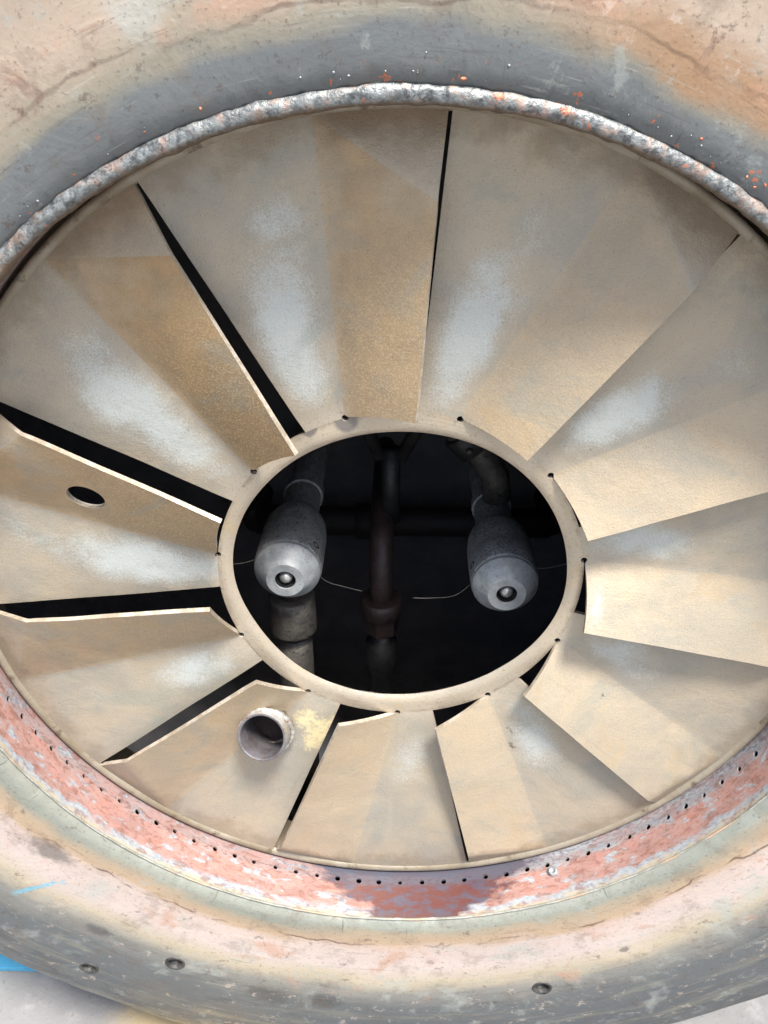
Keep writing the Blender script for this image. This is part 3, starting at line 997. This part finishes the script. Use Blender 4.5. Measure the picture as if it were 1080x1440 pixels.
# tube stub through one vane
sx, sy = pol(STUB_AT[2], STUB_AT[1])
ax = Vector((-.10, .40, .88)).normalized()
so = Vector((sx, sy, -.02))
stub = [(.0555, .062), (.0585, .0665), (.0625, .064), (.0640, .058), (.0640, -.05), (.0555, -.05)]
V, F = lathe(stub[2:] , 48, so, ax)
st_o = mesh_obj('tube_stub', V, fix_normals(V, F), M_STUB, diff)
V, F = lathe([(.0625, .064), (.0585, .0665), (.0555, .062), (.0550, .02), (.0540, .014), (.0552, .010), (.0552, -.075)], 48, so, ax)
mesh_obj('tube_bore', V, F, M_STUBIN, st_o)
V, F = lathe([(.0560, -.074), (.05, -.079), (.03, -.083), (.0001, -.085)], 32, so, ax)
mesh_obj('baffle', V, F, M_BORE, st_o)
V, F = [], []
nn, mm = 90, 8
q = ax.to_track_quat('Z', 'Y')
for i in range(nn):
    a = 2 * PI * i / nn
    br = .007 * (1 + .35 * noise.noise(Vector((math.cos(a) * 4, math.sin(a) * 4, 0))) + .12 * math.sin(i * 1.9))
    d = q @ Vector((math.cos(a), math.sin(a), 0))
    # follow the plate: slide the joint along the tube axis until it meets the vane plane
    h = -(so.z + d.z * .066 + .005) / ax.z
    base = so + d * .066 + ax * h
    for k in range(mm):
        b = 2 * PI * k / mm
        V.append(base + d * br * math.cos(b) + ax * br * math.sin(b))
for i in range(nn):
    j = (i + 1) % nn
    for k in range(mm):
        l = (k + 1) % mm
        F.append((i * mm + k, j * mm + k, j * mm + l, i * mm + l))
mesh_obj('stub_weld', V, fix_normals(V, F), M_STUB, st_o)


# ------------------------------------------------------------------ nozzles and pipes in the dark windbox
def nozzle(label, x, y, z, spin):
    t = empty('fuel_nozzle', label, 'nozzle', 'fuel nozzles seen through the hub')
    o = (x, y, z)
    V, F = lathe([(.0265, .010), (.0275, .0135), (.049, .0145), (.0515, .012), (.082, -.024), (.0865, -.030), (.0870, -.038), (.0835, -.0395)], 56, o)
    cap = mesh_obj('cap', V, fix_normals(V, F), M_CAP, t, sharp=28)
    V, F = lathe([(.0265, .010), (.024, -.02), (.0001, -.022)], 32, o)
    mesh_obj('orifice', V, F, M_DARK, cap)
    V, F = lathe([(.0001, .012), (.008, .0105), (.0155, .004), (.018, -.005), (.0165, -.022)], 24, o)
    mesh_obj('tip_ball', V, fix_normals(V, F), M_BRIGHT, cap)
    V, F = lathe([(.0830, -.0400), (.0835, -.043), (.088, -.045), (.0900, -.05), (.0905, -.12), (.0895, -.19), (.0855, -.235), (.076, -.262), (.062, -.285), (.056, -.31), (.054, -.42),
                  (.060, -.422), (.060, -.46), (.053, -.462), (.052, -.5), (.052, -.93)], 56, o)
    body = mesh_obj('body', V, fix_normals(V, F), M_NOZ, t, sharp=35)
    # grub screw in the side of the body
    a = R(spin)
    sp_ = Vector((x + .0895 * math.cos(a), y + .0895 * math.sin(a), z - .075))
    V, F = lathe([(.0001, -.004), (.006, -.003), (.0075, .001), (.011, .0015), (.012, -.004)], 14, sp_, (math.cos(a), math.sin(a), 0))
    mesh_obj('grub_screw', V, fix_normals(V, F), M_DARK, body)
    # soot crust hanging from the lower lip
    V, F = [], []
    for _ in range(60):
        b = R(random.uniform(205, 335)); s_ = random.uniform(.0012, .0036); rr = random.uniform(.084, .0885)
        p = Vector((x + rr * math.cos(b), y + rr * math.sin(b), z - random.uniform(.037, .052))); k = len(V)
        for c in iv: V.append(p + Vector((c.x * random.uniform(.7, 1.3), c.y * 1.1, c.z)) * s_)
        F += [tuple(k + w for w in f) for f in ifc]
    tag(mesh_obj('soot_crust', V, F, M_NOZ, body), kind='stuff')
    return t


nozzle('left grey nozzle in the dark centre opening, above a vertical pipe', -.2946, -.1272, -.22, 35)
nozzle('right grey nozzle in the dark centre opening, with a wire running past it', .2771, -.1635, -.22, 160)

man = empty('manifold_pipe', 'dark maroon crosswise pipe behind the two nozzles', 'pipe')
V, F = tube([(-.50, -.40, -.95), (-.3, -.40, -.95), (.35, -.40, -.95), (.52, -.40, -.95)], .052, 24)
mesh_obj('pipe', V, F, M_MAROON_SHADED, man)
for xx in (-.12,):
    V, F = tube([(xx - .035, -.40, -.95), (xx - .03, -.40, -.95), (xx + .03, -.40, -.95), (xx + .035, -.40, -.95)], [.06, .064, .064, .06], 24)
    mesh_obj('collar', V, F, M_MAROON_SHADED, man)
for xx in (-.5, .52):
    V, F = tube([(xx, -.40, -.95), (xx * 1.04, -.40, -1.0), (xx * 1.05, -.40, -1.05), (xx * 1.05, -.40, -1.15)], .05, 20)
    mesh_obj('elbow', V, F, M_DARK, man)

cp = empty('centre_pipe', 'dark reddish upright pipe with hex union between the two nozzles', 'pipe')
V, F = tube([(-.055, -.20, -1.14), (-.055, -.20, -.66), (-.055, -.215, -.59), (-.055, -.24, -.55), (-.055, -.29, -.525), (-.055, -.36, -.51), (-.055, -.45, -.505)], .036, 20)
mesh_obj('upper_pipe', V, F, M_MAROON, cp)
V, F = tube([(-.055, -.400, -.507), (-.055, -.404, -.507), (-.055, -.455, -.505), (-.055, -.459, -.505)], [.058, .064, .064, .058], 28)
mesh_obj('union_collar', V, F, M_MAROON, cp)
V, F = tube([(-.055, -.459, -.505), (-.055, -.463, -.505), (-.055, -.52, -.505), (-.055, -.525, -.505)], [.050, .055, .055, .05], 6)
mesh_obj('hex_nut', V, F, M_MAROON, cp).data.polygons.foreach_set('use_smooth', [False] * len(F))
V, F = tube([(-.055, -.525, -.505), (-.055, -.56, -.505), (-.055, -.57, -.505), (-.055, -.66, -.505), (-.055, -.67, -.505), (-.055, -.70, -.505), (-.055, -1.24, -.505)],
            [.036, .036, .05, .05, .046, .038, .038], 24)
mesh_obj('lower_pipe', V, F, M_DARK, cp)

dp = empty('drop_pipe', 'grey upright pipe with collar below the left nozzle', 'pipe')
V, F = tube([(-.300, -.19, -.33), (-.300, -.205, -.33), (-.301, -.29, -.33)], .036, 22)
mesh_obj('neck', V, F, M_MAROON, dp)
V, F = tube([(-.301, -.262, -.33), (-.301, -.268, -.33), (-.301, -.372, -.33), (-.301, -.384, -.33), (-.301, -.386, -.33)], [.056, .064, .067, .066, .05], 32)
mesh_obj('collar', V, F, M_PIPE, dp)
V, F = tube([(-.301, -.36, -.33), (-.301, -.55, -.33), (-.301, -1.23, -.33)], .051, 28)
mesh_obj('pipe', V, F, M_PIPE, dp)

for (lab, pts) in (
        ('thin wire passing the right nozzle in the dark opening', [(.035, -.195, -.23), (.085, -.196, -.232), (.15, -.186, -.235), (.22, -.168, -.30), (.28, -.15, -.33), (.33, -.135, -.29), (.385, -.10, -.24), (.46, -.06, -.22), (.60, .0, -.20), (1.0, .2, -.16)]),
        ('thin wire beside the left nozzle in the dark opening', [(-.1, -.19, -.25), (-.15, -.175, -.25), (-.20, -.162, -.26), (-.28, -.135, -.33), (-.36, -.12, -.3), (-.5, -.11, -.25), (-1.0, .0, -.16)])):
    P = [Vector(p) for p in pts]; path = []
    for i in range(len(P) - 1):
        a, b, c, d = P[max(i - 1, 0)], P[i], P[i + 1], P[min(i + 2, len(P) - 1)]
        for k in range(6):
            t = k / 6
            path.append(.5 * ((2 * b) + (-a + c) * t + (2 * a - 5 * b + 4 * c - d) * t * t + (-a + 3 * b - 3 * c + d) * t ** 3))
    path.append(P[-1])
    V, F = tube(path, .0011, 6)
    w = empty('ignition_wire', lab, 'wire', 'wires in the windbox')
    mesh_obj('strand', V, F, M_PIPE, w)

br = empty('pipe_brace', 'pair of dark slanting rods at the top of the centre opening', 'brace')
for (a, b) in (((-.06, .0, -.66), (-.30, .52, -.66)), ((.0, .0, -.66), (.26, .52, -.66))):
    V, F = tube([a, b], .02, 12)
    mesh_obj('rod', V, F, M_DARK, br)
V, F = tube([(-.03, -.22, -.66), (-.03, .03, -.66)], .03, 12)
mesh_obj('stem', V, F, M_DARK, br)

ef = empty('elbow_fitting', 'dark pipe elbow above the right nozzle, at the top of the opening', 'pipe')
V, F = tube([(.285, -.10, -.60), (.275, -.03, -.60), (.245, .03, -.60), (.20, .08, -.60), (.15, .13, -.60)], .042, 20)
mesh_obj('elbow', V, F, M_PIPE, ef)
V, F = tube([(.215, .064, -.60), (.212, .067, -.60), (.165, .115, -.60), (.162, .118, -.60)], [.05, .056, .056, .05], 20)
mesh_obj('collar', V, F, M_DARK, ef)
for dx_, dy_ in ((.03, .03), (-.01, .05), (.0, -.01)):
    V, F = tube([(.19 + dx_, .09 + dy_, -.55), (.19 + dx_, .09 + dy_, -.535)], .011, 6)
    mesh_obj('bolt_head', V, F, M_PIPE, ef)
V, F = tube([(.15, .13, -.60), (.12, .19, -.62), (.11, .30, -.66), (.11, .6, -.7)], .036, 16)
mesh_obj('riser', V, F, M_DARK, ef)

# ------------------------------------------------------------------ blue steel channel lying behind the ring on the left
ch = bpy.data.objects.new('blue_channel', None); COL.objects.link(ch)
ch.location = (-1.35, .352, 0)
tag(ch, 'bright blue painted steel beam on the concrete behind the ring, lower left', 'beam')


def beam_part(name, x0, x1, y0, y1, z_0, z_1):
    bm = bmesh.new(); bmesh.ops.create_cube(bm, size=1)
    for v in bm.verts: v.co = Vector((x0 + (v.co.x + .5) * (x1 - x0), y0 + (v.co.y + .5) * (y1 - y0), z_0 + (v.co.z + .5) * (z_1 - z_0)))
    bmesh.ops.bevel(bm, geom=bm.edges[:], offset=.003, segments=2, affect='EDGES')
    me = bpy.data.meshes.new(name); bm.to_mesh(me); bm.free(); me.materials.append(M_BLUE)
    o = bpy.data.objects.new(name, me); COL.objects.link(o); o.parent = ch


beam_part('bottom_flange', -1.2, .75, -.24, .24, 0.0, .014)
beam_part('web', -1.2, .75, -.01, .01, .014, .11)
beam_part('top_flange', -1.2, .75, -.14, .14, .11, .124)
